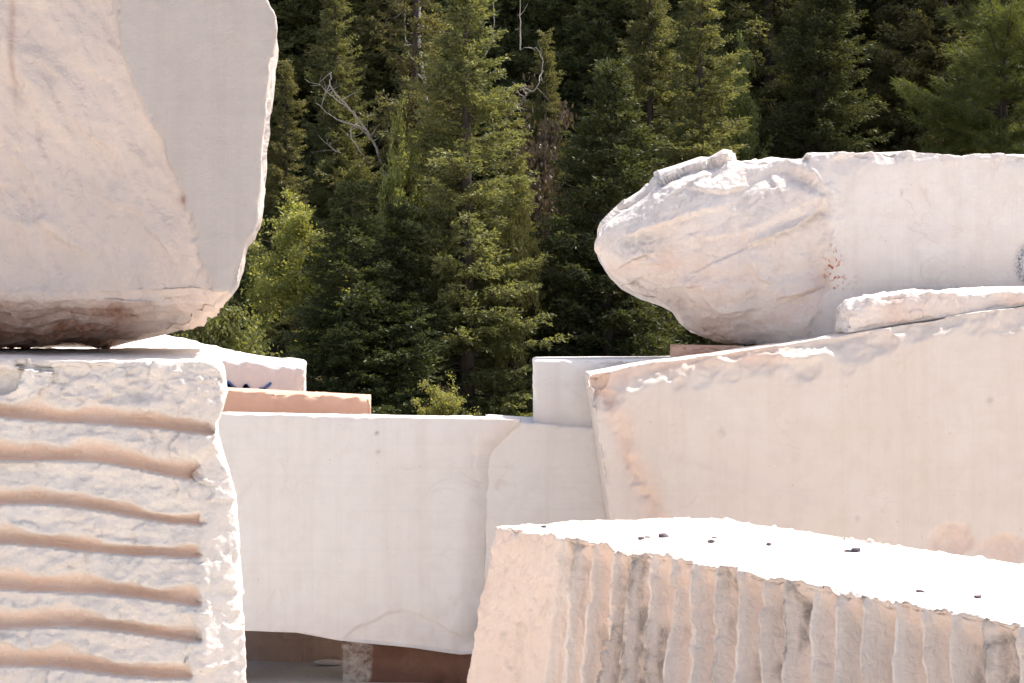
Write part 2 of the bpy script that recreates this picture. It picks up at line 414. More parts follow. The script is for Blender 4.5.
# ---- upper left block (on top of the grooved one)
def up_left():
    right = [(-300, 250), (-40, 258), (0, 266), (18, 274), (40, 275), (62, 271), (90, 269), (125, 266), (150, 264), (185, 262), (215, 259), (232, 254), (240, 247), (262, 243), (285, 236), (296, 229), (312, 214), (326, 196), (336, 165), (345, 128), (350, 110)]
    ZT, ZB, Y0, Y1 = at(0, -300, 9.5)[2], at(0, 349, 9.9)[2], 9.42, 10.45
    def warp(U):
        u, v, t = U.T
        z = ZB + (ZT - ZB) * t
        yf = Y0
        py = HY - (z - CZ) * F / 9.45
        xr = (interp(py, right) - 512) / F * 9.45
        xl = -2.45
        X = xl + (xr - xl) * u
        px = 512 + F * X / 9.45
        # boundary of the sawn face; left of it the face was broken off and falls away
        bx = interp(py, [(-300, 60), (0, 118), (40, 122), (80, 133), (150, 162), (240, 195), (293, 213), (300, 250)])
        s = np.clip((bx - px) / 256., 0, 2)
        rec = .13 * np.minimum(s * 3, 1) * .25 + .10 * s
        # underside curls back
        ub = np.clip((py - interp(px, [(-400, 296), (0, 296), (130, 304), (200, 300), (235, 290), (280, 285)])) / 50., 0, 1.2)
        rec = rec + .42 * ub ** 1.35
        Y = Y0 + rec + (Y1 - Y0 - rec) * v
        zz = z - .0 * v
        X = xl + (xr * (1 + (.985 * (Y - 9.45) / 9.45)) - xl) * u
        return np.stack([X, Y, zz], 1)
    def disp(P, N, U, da):
        px, py = proj(P)
        bx = interp(py, [(-300, 60), (0, 118), (40, 122), (80, 133), (150, 162), (240, 195), (293, 213), (300, 250)]) + 6 * fbm(P, 5, 3, 4) + 5 * fbm(P, 20, 3, 14)
        br = sstep(-2, 6, bx - px) * front(N)
        br = np.maximum(br, sstep(290, 298, py) * front(N)); br = np.maximum(br, sstep(.3, -.3, N[:, 2]) * sstep(300, 310, py))
        K = P.copy(); K[:, 0] += .45 * P[:, 2]
        K = K * np.array([1.5, 1, .8])
        D = br * (1.1 * .045 * (scoop(K, 2.2, 3) - .5) - .022 * np.abs(fbm(K, 4, 4, 8)) * 1.5 + .007 * fbm(K, 18, 4, 12) + .034 * facet(K, 3.0, 21) + .010 * facet(K, 9, 25) - .010)
        for n_, (pts, h, L) in enumerate([
            ([(96, 200), (125, 207), (148, 220)], .018, 12), ([(139, 227), (164, 249), (174, 268)], .022, 14), ([(70, 118), (90, 140), (116, 153)], .020, 14),
            ([(28, 215), (60, 240), (95, 262)], .020, 22), ([(20, 52), (40, 60), (62, 80)], .014, 12), ([(125, 148), (138, 160), (150, 176)], .02, 8), ([(0, 150), (20, 165), (45, 196)], .016, 20)]):
            D = D + br * ledge(px, py, pts, h, L, P, 140 + n_)
        # layered ledges in the underside
        und = sstep(298, 312, py)
        D = D + und * .020 * (np.sin(P[:, 2] * 190 + 5 * fbm(P, 4, 3, 2)) * .5 + fbm(P * np.array([1, 1, 5]), 5, 4, 6))
        side = np.clip(N[:, 0], 0, 1)
        D = D + side * .02 * (facet(P, 6, 33) + .5 * fbm(P, 12, 3, 3))
        return D
    def stain(P, N, U, da):
        px, py = proj(P); f = front(N)
        bx = interp(py, [(-300, 60), (0, 118), (40, 122), (80, 133), (150, 162), (240, 195), (293, 213), (300, 250)]) + 6 * fbm(P, 5, 3, 4) + 5 * fbm(P, 20, 3, 14)
        br = sstep(-3, 5, bx - px) 
        br = np.maximum(br, sstep(290, 297, py))
        S = np.zeros((len(P), 4))
        S[:, 0] = br * (.62 + .35 * fbm(P, 2.5, 4, 31) + .3 * sstep(285, 300, py)) 
        S[:, 1] = (1 - br) * .03 + .5 * np.exp(-((px - 12 - (py - 60) * .04) / 3.0) ** 2) * sstep(140, 60, py) * sstep(.6, .2, np.abs(py - 80) / 300)
        S[:, 1] += .9 * np.exp(-((px - 181) / 5) ** 2 - ((py - 200) / 5) ** 2)
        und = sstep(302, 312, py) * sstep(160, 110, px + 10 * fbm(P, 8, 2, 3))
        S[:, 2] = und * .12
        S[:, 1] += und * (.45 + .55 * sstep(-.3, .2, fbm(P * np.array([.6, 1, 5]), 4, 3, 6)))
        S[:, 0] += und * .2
        return np.clip(S, 0, 1)
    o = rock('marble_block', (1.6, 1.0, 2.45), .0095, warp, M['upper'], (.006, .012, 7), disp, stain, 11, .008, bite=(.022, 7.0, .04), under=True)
    return tag(o, 'huge block with broken pinkish face and grey sawn strip, perched on the grooved block', 'marble block')
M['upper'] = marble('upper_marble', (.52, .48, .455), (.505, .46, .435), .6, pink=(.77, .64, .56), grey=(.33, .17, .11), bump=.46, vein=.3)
up_left()

# ---- grooved block, lower left
GR = [  # left y, right y, right x  of each horizontal bore
    (413, 431, 213), (453, 474, 200), (502, 521, 205), (541, 557, 199), (583, 603, 199), (624, 637, 200), (664, 676, 190), (706, 716, 195)]
def grooved():
    ZT = at(0, 352, 9.0)[2]
    Y0 = 8.98
    redge = [(330, 216), (350, 218), (372, 226), (400, 229), (425, 218), (440, 217), (470, 226), (500, 233), (560, 239), (620, 243), (690, 246), (860, 250)]
    def warp(U):
        u, v, t = U.T
        z = -.03 + (ZT + .03) * t
        py = HY - (z - CZ) * F / Y0
        xr = (interp(py, redge) - 512) / F * 9.05
        xl = -2.45
        X = xl + (xr - xl) * u
        px = 512 + F * X / 9.05
        # right hand strip of the face turns away as a broken bevel
        b0 = interp(py, [(340, 214), (400, 222), (440, 214), (480, 196), (540, 205), (700, 205)])
        s = np.clip((px - b0) / 256., 0, 1)
        Y = Y0 + .62 * s + (10.55 - Y0 - .62 * s) * v
        X = xl + (xr * Y / 9.05 * (1 + .012 * v) - xl) * u
        return np.stack([X, Y, z - .035 * (1 - v) * sstep(.9, 1, t) + .0 * v], 1)
    def gmask(P):
        px, py = proj(P)
        g = np.zeros(len(P)); prof = np.zeros(len(P))
        wob = fbm(P * np.array([1, 1, .3]), 3.5, 4, 71); wob2 = fbm(P, 9, 4, 72)
        for k, (yl, yr, xr) in enumerate(GR):
            yc = yl + (yr - yl) * sstep(-30, 200, px) * (px + 30) / 230. + 2.5 * np.sin(px * .028 + k * 1.7)
            hb = 4.5 + 1.2 * math.sin(k * 2.1)                        # sharp lower lip
            ht = 14 + 3 * math.sin(k * 1.3 + 1) + 12 * wob + 8 * wob2  # upper side broken back, uneven
            ht = np.maximum(ht, 7)
            end = xr + 2
            dx = np.clip(px - (end - 10), 0, None) / 11.
            dy = py - yc + .8 * wob2
            d = np.where(dy > 0, dy / hb, -dy / ht)
            dd = np.sqrt(d * d + dx * dx)
            p_ = np.where(dy > 0, np.sqrt(np.clip(1 - dd * dd, 0, 1)), np.clip(1 - dd, 0, 1) ** .75 * sstep(1.0, .85, dx))
            prof = np.maximum(prof, p_)
            g = np.maximum(g, sstep(1.1, .8, dd))
        return g, prof, px, py
    def disp(P, N, U, da):
        g, prof, px, py = gmask(P); f = sstep(.25, .6, -N[:, 1]) * (U[:, 1] < .35)
        D = -f * .066 * prof
        rg = (1 - .9 * g)
        K = P * np.array([.8, 1, 1.25])
        rough = .046 * np.clip(facet(K, 5.0, 41), -.7, .4) + .017 * np.clip(facet(K, 12, 47), -.7, .5) + .010 * facet(K, 27, 49) * (px < 190) + .009 * fbm(K, 35, 3, 9) - .022 * np.abs(fbm(K, 6, 4, 48))
        top = sstep(408, 392, py + 5 * fbm(P, 6, 3, 2))
        D = D + f * rg * rough * (.8 + .5 * top) * (1 - .45 * sstep(198, 216, px)) + f * (1 - g) * .008 + f * top * (.014 * fbm(K, 7, 4, 77) - .012)
        D = D + f * g * .004 * fbm(P, 12, 3, 2)
        # a wedge broken out between the upper bores on the right
        wx = (px - 205) / 26.; wy = (py - 466 + .5 * (px - 205)) / 20.
        D = D - f * .035 * np.clip(1 - np.sqrt(wx * wx + wy * wy), 0, 1)
        c = sstep(198, 222, px + 6 * fbm(P, 8, 3, 6)) * (1 - g)
        f = f * (1 - .0 * c)
        D = D + c * (.034 * facet(P * [1, 1, .7], 5, 55) + .006 * facet(P, 14, 56) + .006 * fbm(P, 30, 3, 5) - .008)
        tp = sstep(.5, .8, N[:, 2])
        D = D + tp * (.007 * facet(P, 5, 61) + .005 * fbm(P, 20, 3, 6))
        return D
    def stain(P, N, U, da):
        g, prof, px, py = gmask(P); f = (U[:, 1] < .35)
        S = np.zeros((len(P), 4))
        S[:, 0] = f * np.clip(1.0 * sstep(.08, .7, prof) + .04 + .14 * fbm(P, 5, 3, 3), 0, 1)  # pink bore stone, plus warm bounce light in the grooves painted in by depth
        S[:, 1] = f * (1 - sstep(0, .3, prof)) * np.clip(.04 + .26 * sstep(215, 190, px) * sstep(400, 430, py) + .3 * fbm(P, 3, 3, 8), 0, 1)
        return np.clip(S, 0, 1)
    o = rock('grooved_block', (1.5, 1.5, 1.86), .0066, warp, M['grooved'], (.010, .028, 6), disp, stain, 6, .007, bite=(.006, 8, .03))
    return tag(o, 'rough block scored with horizontal pinkish drill grooves, lower left foreground', 'marble block')
M['grooved'] = marble('grooved_marble', (.79, .745, .70), (.75, .69, .64), pink=(.83, .63, .51), grey=(.55, .52, .49), bump=.7, vein=.2, fine=55)
grooved()

# ---- central sawn block
def central():
    Y0 = 12.9
    re = [(410, 521), (425, 521), (436, 519), (455, 508), (480, 502), (540, 499), (600, 497), (660, 492), (720, 492)]
    def warp(U):
        u, v, t = U.T
        pxn = 205 + 300 * u
        yt = interp(pxn, [(205, 413), (300, 415), (400, 417), (480, 418), (520, 421)])
        yb = interp(pxn, [(205, 628), (245, 631), (300, 633), (345, 641), (420, 648), (470, 655), (520, 657)])
        py = yb + (yt - yb) * t
        px = 205 + (interp(py, re) - 205) * u
        X = (px - 512) / F * Y0; Z = CZ - (py - HY) / F * Y0
        Y = Y0 + 1.05 * v + .0 * X
        return np.stack([X, Y, Z - .032 * v * t], 1)
    def move(P, U):
        px, py = proj(P); t = np.clip(1 - (interp(py, re) - px + 9 * fbm(P, 3, 3, 9)) / 42., 0, 1.3)
        m = np.zeros_like(P); m[:, 1] = .16 * t ** 2 * (1 - U[:, 1]) * sstep(412, 450, py); return m
    def disp(P, N, U, da):
        px, py = proj(P); f = front(N)
        # conchoidal scars low on the right, scooped right edge
        lo = sstep(590, 612, py + 14 * fbm(P, 5, 3, 3) + .12 * (px - 400)) * sstep(300, 380, px)
        D = f * (-.028 * lo * scoop(P, 5, 4) + .006 * lo * fbm(P, 20, 3, 3))
        D = D - f * .020 * sstep(2, -2, interp(px, [(330, 648), (343, 640), (358, 627), (375, 622), (388, 614), (402, 611), (418, 613), (434, 621), (450, 632), (475, 641)]) - py + 4 * fbm(P, 6, 3, 5)) * sstep(335, 350, px) * sstep(478, 460, px)
        D = D - f * .004 * sstep(0, 1, fbm(P, 1.2, 3, 33))
        side = np.clip(N[:, 0], 0, 1)
        return D + side * .02 * facet(P, 5, 3)
    def stain(P, N, U, da):
        px, py = proj(P); f = front(N); S = np.zeros((len(P), 4))
        S[:, 0] = .12 * sstep(470, 500, px) + .10 * sstep(600, 640, py)
        for (a, b_) in ((377, 433), (378, 452)): S[:, 1] += 1.6 * np.exp(-((px - a) / 1.8) ** 2 - ((py - b_) / 1.5) ** 2)
        return np.clip(S, 0, 1)
    o = rock('marble_block', (1.62, 1.05, 1.22), .0095, warp, M['white'], (.006, .014, 8), disp, stain, 21, .007, bite=(.006, 9, .03), move=move)
    tag(o, 'smooth white sawn block in the centre, raised on short brown bearers', 'marble block')
central()

def simple(name, px0, px1, yt0, yt1, Y0, depth, z0, mat, label, cell=.014, edge=(.006, .018, 6), disp=None, stain=None, seed=0, er=.010, yaw=0.0, rise=0.0, dyb=0.0, cat='marble block'):
    a, b = at(px0, yt0, Y0), at(px1, yt1, Y0 + yaw)
    w = corners((a[0], a[1]), (b[0], b[1]), (b[0] * (1 + (depth * 1.02 / Y0 if b[0] < 0 else 0)), b[1] + depth), (a[0] * (1 + (depth / Y0 if a[0] > 0 else 0)), a[1] + depth), (z0, z0, z0, z0), (a[2], b[2], b[2] + rise, a[2] + rise))
    o = rock(name, (abs(b[0] - a[0]), depth, max(a[2], b[2]) - z0), cell, w, mat, edge, disp, stain, seed, er)
    return tag(o, label, cat)

# block between centre and right, greyer
simple('marble_block', 485, 640, 420, 431, 12.96, .9, 0.0, M['greyer'] if 'greyer' in M else M['white'], 'grey shaded block wedged between the central white block and the chipped slab', seed=31, edge=(.005, .010, 6))
# white block behind the chipped slab, carrying the big one
simple('marble_block', 533, 1120, 360, 357, 13.02, 1.25, 0.0, M['white'], 'plain white block behind the chipped cream block, its left corner against dark firs', seed=33, edge=(.008, .014, 6))
# pink slab behind the central block
def pink_stain(P, N, U, da):
    S = np.zeros((len(P), 4)); S[:, 0] = .3 + .5 * front(N); return S
simple('pink_slab', 150, 371, 386, 397, 14.15, .5, 0.0, M['pinkslab'], 'flat topped salmon pink block showing above the central white block', seed=35, edge=(.003, .006, 6), er=.004)

# white block with blue paint, back left
def back_left():
    Y0 = 15.0
    def warp(U):
        u, v, t = U.T
        px = 60 + (306 - 60) * u
        yt = interp(px, [(60, 340), (128, 347), (170, 351), (215, 358), (262, 363), (300, 366), (306, 368)])
        zt = CZ - (yt - HY) / F * Y0
        Z = zt * t
        X = (px - 512) / F * Y0
        # the top rises towards the back
        bk = interp(px, [(60, .10), (128, .10), (215, .04), (300, .02)])
        return np.stack([X * (1 + u * 1.35 * v / Y0), Y0 + 1.3 * v, Z + bk * v * t], 1)
    def disp(P, N, U, da):
        tp = sstep(.4, .8, N[:, 2]); return tp * .012 * facet(P, 4, 5) + .004 * fbm(P, 6, 3, 4)
    o = rock('marble_block', (1.5, 1.3, 1.75), .014, warp, M['white'], (.015, .03, 5), disp, None, 37, .014)
    tag(o, 'rounded white block with blue paint strokes, farthest back on the left', 'marble block')
    # the paint: brush strokes a few mm proud
    Yp = Y0 - .006
    def stroke(pts, wd):
        V, Fq = [], []
        for i, (x, y) in enumerate(pts):
            j = max(0, i - 1); k = min(len(pts) - 1, i + 1)
            tx, ty = pts[k][0] - pts[j][0], pts[k][1] - pts[j][1]; L = math.hypot(tx, ty); nx, ny = -ty / L, tx / L
            ww = wd * (.6 + .4 * math.sin(math.pi * (i + .5) / len(pts))) / 2
            for s in (1, -1):
                for dy in (0, .003): V.append(at(x + nx * ww * s, y + ny * ww * s, Yp - dy) )
        for i in range(len(pts) - 1):
            a, b_ = i * 4, i * 4 + 4
            Fq += [(a + 1, b_ + 1, b_ + 3, a + 3), (a, a + 1, b_ + 1, b_)[::-1], (a + 2, a + 3, b_ + 3, b_ + 2)]
        return V, Fq
    strokes = [([(222, 384), (228, 386), (233, 391)], 5), ([(227, 382), (233, 388), (240, 392)], 5), ([(244, 385), (247, 388), (251, 392)], 5), ([(242, 391), (246, 386), (248, 385)], 4),
               ([(262, 391), (266, 387), (269, 385), (271, 382.5)], 3.2), ([(259, 389), (263, 389.5), (266, 391)], 4), ([(224, 392), (240, 391), (252, 392)], 4)]
    V, Fq = [], []
    for s, wd in strokes:
        v, q = stroke(s, wd); n = len(V); V += v; Fq += [tuple(i + n for i in t) for t in q]
    p = link_mesh('paint_mark', np.array(V), np.array(Fq), M['blue'], o); p['label'] = 'blue brushed paint mark'
back_left()

# ---- long chipped slab, right
def right_slab():
    Y0, Y1 = 12.25, 12.95
    topl = [(560, 378), (588, 374), (610, 371), (650, 364), (700, 357), (760, 349), (820, 340), (880, 329), (940, 320), (1024, 306), (1250, 268)]
    def warp(U):
        u, v, t = U.T
        pxr = 588 + (1230 - 588) * u
        yt = interp(pxr, topl)
        zt = CZ - (yt - HY) / F * Y0
        lft = (588 - 512) / F * Y0
        X0 = (pxr - 512) / F * Y0
        Z = -.02 + (zt + .02) * t
        lean = .10 * (1 - t) * (1 - u) 
        # lower part of the face steps forward slightly along a slanting saw line
        return np.stack([X0 + .20 * (1 - t) * (1 - u) ** 3 * 1.3, Y0 + (Y1 - Y0) * v, Z + .0 * v], 1)
    def c_field(P):
        px, py = proj(P); Z = np.stack([P[:, 0], P[:, 0] * 0, P[:, 2] - .16 * P[:, 0]], 1)
        sc_ = np.clip(.75 - scoop(Z, 6.0, 5, .5), 0, 1) ** .8
        big = .45 + .75 * np.clip(fbm(Z * [1, 1, .2], 1.8, 3, 3) + .3, 0, 1) + .7 * np.exp(-((px - 825) / 38) ** 2) + .45 * np.exp(-((px - 650) / 60) ** 2)
        fine_ = np.clip(.7 - scoop(Z, 15, 25, .5), 0, 1)
        return .008 + .050 * sc_ * big + .016 * fine_
    def move(P, U):
        px, py = proj(P); zt = CZ - (interp(px, topl) - HY) / F * Y0
        return edge_break(zt - P[:, 2], P[:, 1] - Y0, c_field(P), .30)
    def disp(P, N, U, da):
        px, py = proj(P); f = front(N)
        ytop = interp(px, topl)
        d = py - ytop
        K = P * np.array([.8, 1, 1.2])
        cm = c_field(P)
        zone = sstep(cm / .30, cm / .30 * .75, d / F * Y0) * sstep(.1, -.3, N[:, 1])
        D = zone * (.009 * facet(K, 9, 8) + .007 * facet(K, 22, 9) + .004 * fbm(K, 45, 3, 4) - .001)
        # rough strip on the left
        cx = interp(py, [(370, 596), (400, 606), (440, 622), (480, 640), (520, 656), (600, 680)]) + 9 * fbm(P, 6, 3, 12)
        st = np.exp(-((px - cx) / 13) ** 2)
        D = D + f * st * (-.010 - .055 * np.abs(fbm(P * np.array([1.3, 1, .7]), 6, 4, 15)) + .024 * facet(P, 15, 16) + .012 * fbm(P, 25, 3, 4))
        # slanting saw step
        ln = interp(px, [(560, 428), (640, 452), (700, 468), (760, 485), (850, 518), (950, 560)])
        D = D + f * .004 * sstep(-9, 3, py - ln) * sstep(600, 650, px) * sstep(900, 780, px)
        D = D + f * .0035 * fbm(P * np.array([.5, 1, 1]), 3, 3, 55)
        # two broken-out hollows low on the right
        wn_ = 16 * fbm(P, 6, 4, 91)
        for a, b_, r in ((950, 541, 23), (1001, 553, 24)):
            q = (((px - a) + wn_) / r) ** 2 + ((py - b_ - wn_) / (r * .7)) ** 2
            D = D - f * .022 * np.clip(1 - q + .5 * fbm(P, 14, 3, 92), 0, 1)
        tp = sstep(.5, .85, N[:, 2]); D = D + tp * .014 * facet(P, 5, 9)
        return D
    def stain(P, N, U, da):
        px, py = proj(P); f = front(N); S = np.zeros((len(P), 4))
        ytop = interp(px, topl); d = py - ytop
        cx = interp(py, [(370, 600), (400, 610), (440, 624), (480, 642), (520, 656), (600, 680)]) + 9 * fbm(P, 6, 3, 12)
        S[:, 0] = f * (.55 * np.exp(-((px - cx) / 13) ** 2) + .5 * sstep(26, 8, d + 10 * fbm(P, 4, 3, 5)) * sstep(840, 780, px + 40 * fbm(P, 2, 2, 4)))
        S[:, 0] += .15 + .12 * fbm(P, 1.2, 3, 8)
        wn_ = 16 * fbm(P, 6, 4, 91)
        for a, b_, r in ((950, 541, 23), (1001, 553, 24)):
            q = (((px - a) + wn_) / r) ** 2 + ((py - b_ - wn_) / (r * .7)) ** 2
            S[:, 0] += .45 * sstep(1.25, .6, q + .7 * fbm(P, 9, 4, 93)); S[:, 1] += .25 * sstep(1.1, .5, q + .9 * fbm(P, 12, 4, 94))
        for a, b_, r in ((720, 430, 3), (722, 434, 3), (857, 519, 2.4), (990, 400, 3)): S[:, 1] += 1.2 * np.exp(-((px - a) ** 2 + (py - b_) ** 2) / r ** 2)
        return np.clip(S, 0, 1)
    o = rock('marble_block', (3.2, .7, 1.7), .0095, warp, M['slab'], (.006, .014, 7), disp, stain, 41, .008, bite=(.012, 8.0, .03), move=move)
    tag(o, 'long cream block with chipped sloping top edge and a rough pink strip at its left', 'marble block')
M['slab'] = marble('slab_marble', (.695, .655, .615), (.675, .62, .57), pink=(.72, .52, .42), bump=.25)
right_slab()

# ---- big block on top, right
def top_right():
    Y0, Y1 = 13.10, 14.35
    top = [(597, 232), (600, 222), (606, 212), (625, 192), (648, 176), (655, 168), (680, 161), (705, 153), (714, 154), (728, 146), (740, 149), (762, 148), (790, 148), (812, 151), (860, 152), (905, 150), (950, 154), (962, 156), (975, 153), (1024, 153), (1200, 157)]
    bot = [(597, 250), (604, 261), (615, 278), (628, 292), (650, 305), (672, 312), (684, 318), (692, 330), (705, 340), (730, 346), (790, 345), (850, 345), (1200, 345)]
    def warp(U):
        u, v, t = U.T
        px = 598 + (1210 - 598) * u ** 1.15
        yt, yb = interp(px, top), interp(px, bot)
        yy = yb + (yt - yb) * t
        # the broken end: rounds back from the sawn face
        s = np.clip((830 - px) / 236., 0, 1)
        tt = np.abs(t * 2 - 1)
        rec = .40 * s ** 3 + .34 * s ** .8 * tt ** 3.2
        low = np.clip((yy - 290) / 60., 0, 1) * sstep(830, 740, px) * .16
        yf = Y0 + rec + low
        Yb = Y1 - .35 * s ** 2 - .25 * s * tt ** 3
        X = (px - 512) / F * Y0; Z = CZ - (yy - HY) / F * Y0
        return np.stack([X, yf + (Yb - yf) * v, Z], 1)
    def move(P, U):
        px, py = proj(P); zt = CZ - (interp(px, top) - HY) / F * Y0
        Z = np.stack([P[:, 0], P[:, 0] * 0, P[:, 2]], 1)
        c = .004 + .05 * np.clip(.7 - scoop(Z, 5.0, 15, .5), 0, 1) * np.clip(.5 + 1.5 * fbm(Z * [1, 1, .2], 1.6, 3, 8), .15, 1.2) * sstep(800, 840, px)
        return edge_break(zt - P[:, 2], P[:, 1] - Y0, c, .35)
    def brk(P, px, py):
        bx = interp(py, [(140, 802), (165, 806), (180, 818), (192, 829), (220, 832), (245, 831), (262, 834), (300, 822), (350, 812)]) + 7 * fbm(P, 6, 3, 2) + 5 * fbm(P, 22, 3, 12)
        return sstep(-3, 4, bx - px), bx
    def disp(P, N, U, da):
        px, py = proj(P)
        f = sstep(-.2, .4, -N[:, 1]); br, bx = brk(P, px, py)
        # fracture runs upward to the right
        a = math.radians(24)
        K = np.stack([P[:, 0] * math.cos(a) + P[:, 2] * math.sin(a), P[:, 1], -P[:, 0] * math.sin(a) + P[:, 2] * math.cos(a)], 1) * np.array([.75, .95, 1.1])
        D = br * (-.008 + .120 * facet(K, 2.1, 27, .15) + .034 * facet(K, 5, 5, .15) + .011 * facet(K, 13, 6) - .022 * np.abs(fbm(K, 3.2, 4, 61)) - .02 * sstep(16, 0, py - interp(px, top)) + .012 * fbm(K, 14, 4, 3) + .004 * fbm(P, 50, 3, 5)) * (1 - .5 * sstep(660, 600, px))
        for n_, (pts, h, L) in enumerate([
            ([(622, 238), (667, 224), (706, 213), (736, 201)], .040, 22), ([(745, 248), (784, 233), (805, 220), (826, 208)], .085, 30),
            ([(700, 298), (723, 311), (757, 311)], .045, 20), ([(602, 250), (632, 263), (670, 267)], .035, 14), ([(684, 187), (723, 192), (752, 184)], .030, 14),
            ([(704, 243), (734, 233)], .030, 10), ([(640, 282), (668, 290), (700, 285)], .035, 16), ([(748, 262), (760, 280), (775, 284)], .04, 16), ([(770, 300), (800, 296), (822, 286)], .03, 16)]):
            D = D + br * ledge(px, py, pts, h, L, P, 100 + n_)
        # the lip at the sawn face and the hollow under it
        lip = np.exp(-((px - (bx - 3)) / 9) ** 2) * sstep(275, 255, py) * sstep(155, 175, py)
        D = D + .060 * lip
        hx = px - 790; hy = py - (222 - hx * .42)
        D = D - .060 * np.exp(-(hy / 9) ** 2) * np.exp(-(hx / 34) ** 2) * br
        hx = px - 805; hy = py - (178 + hx * .35)
        D = D - .05 * np.exp(-(hy / 9) ** 2) * np.exp(-(hx / 24) ** 2) * br
        D = D - np.clip(D - .004, 0, None) * np.maximum(sstep(34, 6, py - interp(px, top)), sstep(640, 606, px))
        D = D + f * (1 - br) * .004 * fbm(P, 4, 3, 5)
        return D
    def stain(P, N, U, da):
        px, py = proj(P); f = front(N); br, bx = brk(P, px, py); S = np.zeros((len(P), 4))
        a = math.radians(24)
        K = np.stack([P[:, 0] * math.cos(a) + P[:, 2] * math.sin(a), P[:, 1], -P[:, 0] * math.sin(a) + P[:, 2] * math.cos(a)], 1) * np.array([.3, .8, 1.4])
        k = fbm(K, 4, 4, 13)
        S[:, 0] = br * (.02 + .4 * sstep(0, .5, k) * sstep(215, 260, py) + .3 * np.exp(-((px - 690) / 60) ** 2 - ((py - 270) / 40) ** 2)) + .10
        S[:, 1] = br * (.07 * sstep(.05, .45, fbm(K, 7, 4, 19)) + .35 * np.exp(-((px - 645) / 35) ** 2 - ((py - 185) / 18) ** 2) + .6 * np.exp(-((px - 632) / 30) ** 2 - ((py - 243) / 12) ** 2))
        S[:, 1] += (1 - br) * .10 * sstep(0, .4, fbm(P, 3, 3, 2)) + 1.5 * np.exp(-((px - 902) / 1.8) ** 2 - ((py - 193) / 3) ** 2) * f
        S[:, 2] = f * (1.5 * np.exp(-((px - 833) / 7) ** 2 - ((py - 268) / 20) ** 2) + .4 * np.exp(-((px - 845) / 14) ** 2 - ((py - 282) / 10) ** 2))
        # ring of grey-blue marker paint at the far right
        rr = np.sqrt(((px - 1037) / 21) ** 2 + ((py - 265) / 25) ** 2)
        S[:, 3] = f * np.exp(-((rr - .85) / .20) ** 2) + .35 * f * sstep(284, 290, py) * sstep(296, 290, py) * sstep(890, 930, px)
        return np.clip(S, 0, 1)
    o = rock('marble_block', (3.35, 1.25, 1.05), .0085, warp, M['broken'], (.008, .016, 6), disp, stain, 51, .014, bite=(.02, 7.0, .05), move=move, under=True, rfun=lambda U, p, r: r + .16 * sstep(.42, .12, U[:, 0]))
    tag(o, 'big white block with rugged broken nose pointing left, topmost of the right hand stack', 'marble block')
top_right()

# thin timber under it
simple('bearer', 670, 745, 345, 346, 13.12, .5, at(0, 357.5, 13.02)[2] + .004, M['bearer'] if 'bearer' in M else M['pinkslab'], 'thin reddish bearer squeezed under the nose of the big upper block', seed=61, edge=(.002, .003, 6), er=.002, cell=.008, cat='bearer')

# rough slab lying on the sloping top edge
def rough_slab():
    Y0 = 12.32
    top = [(847, 318), (849, 309), (858, 301), (880, 296), (910, 292), (960, 291), (1024, 290), (1200, 284)]
    def warp(U):
        u, v, t = U.T
        px = 847 + 330 * u
        yt = interp(px, top); yb = interp(px, [(847, 333), (880, 328), (940, 318), (1024, 305), (1200, 275)]) + 1
        yb = np.maximum(yb, yt + 10)
        py = yb + (yt - yb) * t
        X = (px - 512) / F * Y0
        return np.stack([X, Y0 + .55 * v, CZ - (py - HY) / F * Y0 + .015 * v * t], 1)
    def disp(P, N, U, da): return .02 * facet(P, 4, 3) + .008 * facet(P, 12, 6) + .004 * fbm(P, 30, 3, 5)
    def stain(P, N, U, da):
        S = np.zeros((len(P), 4)); S[:, 0] = front(N) * (.35 + .4 * fbm(P, 5, 3, 3)); return np.clip(S, 0, 1)
    o = rock('rough_slab', (1.7, .55, .16), .008, warp, M['broken'], (.02, .03, 6), disp, stain, 63, .012)
    tag(o, 'thin rough slab lying on the sloping top of the chipped cream block', 'marble slab')
rough_slab()

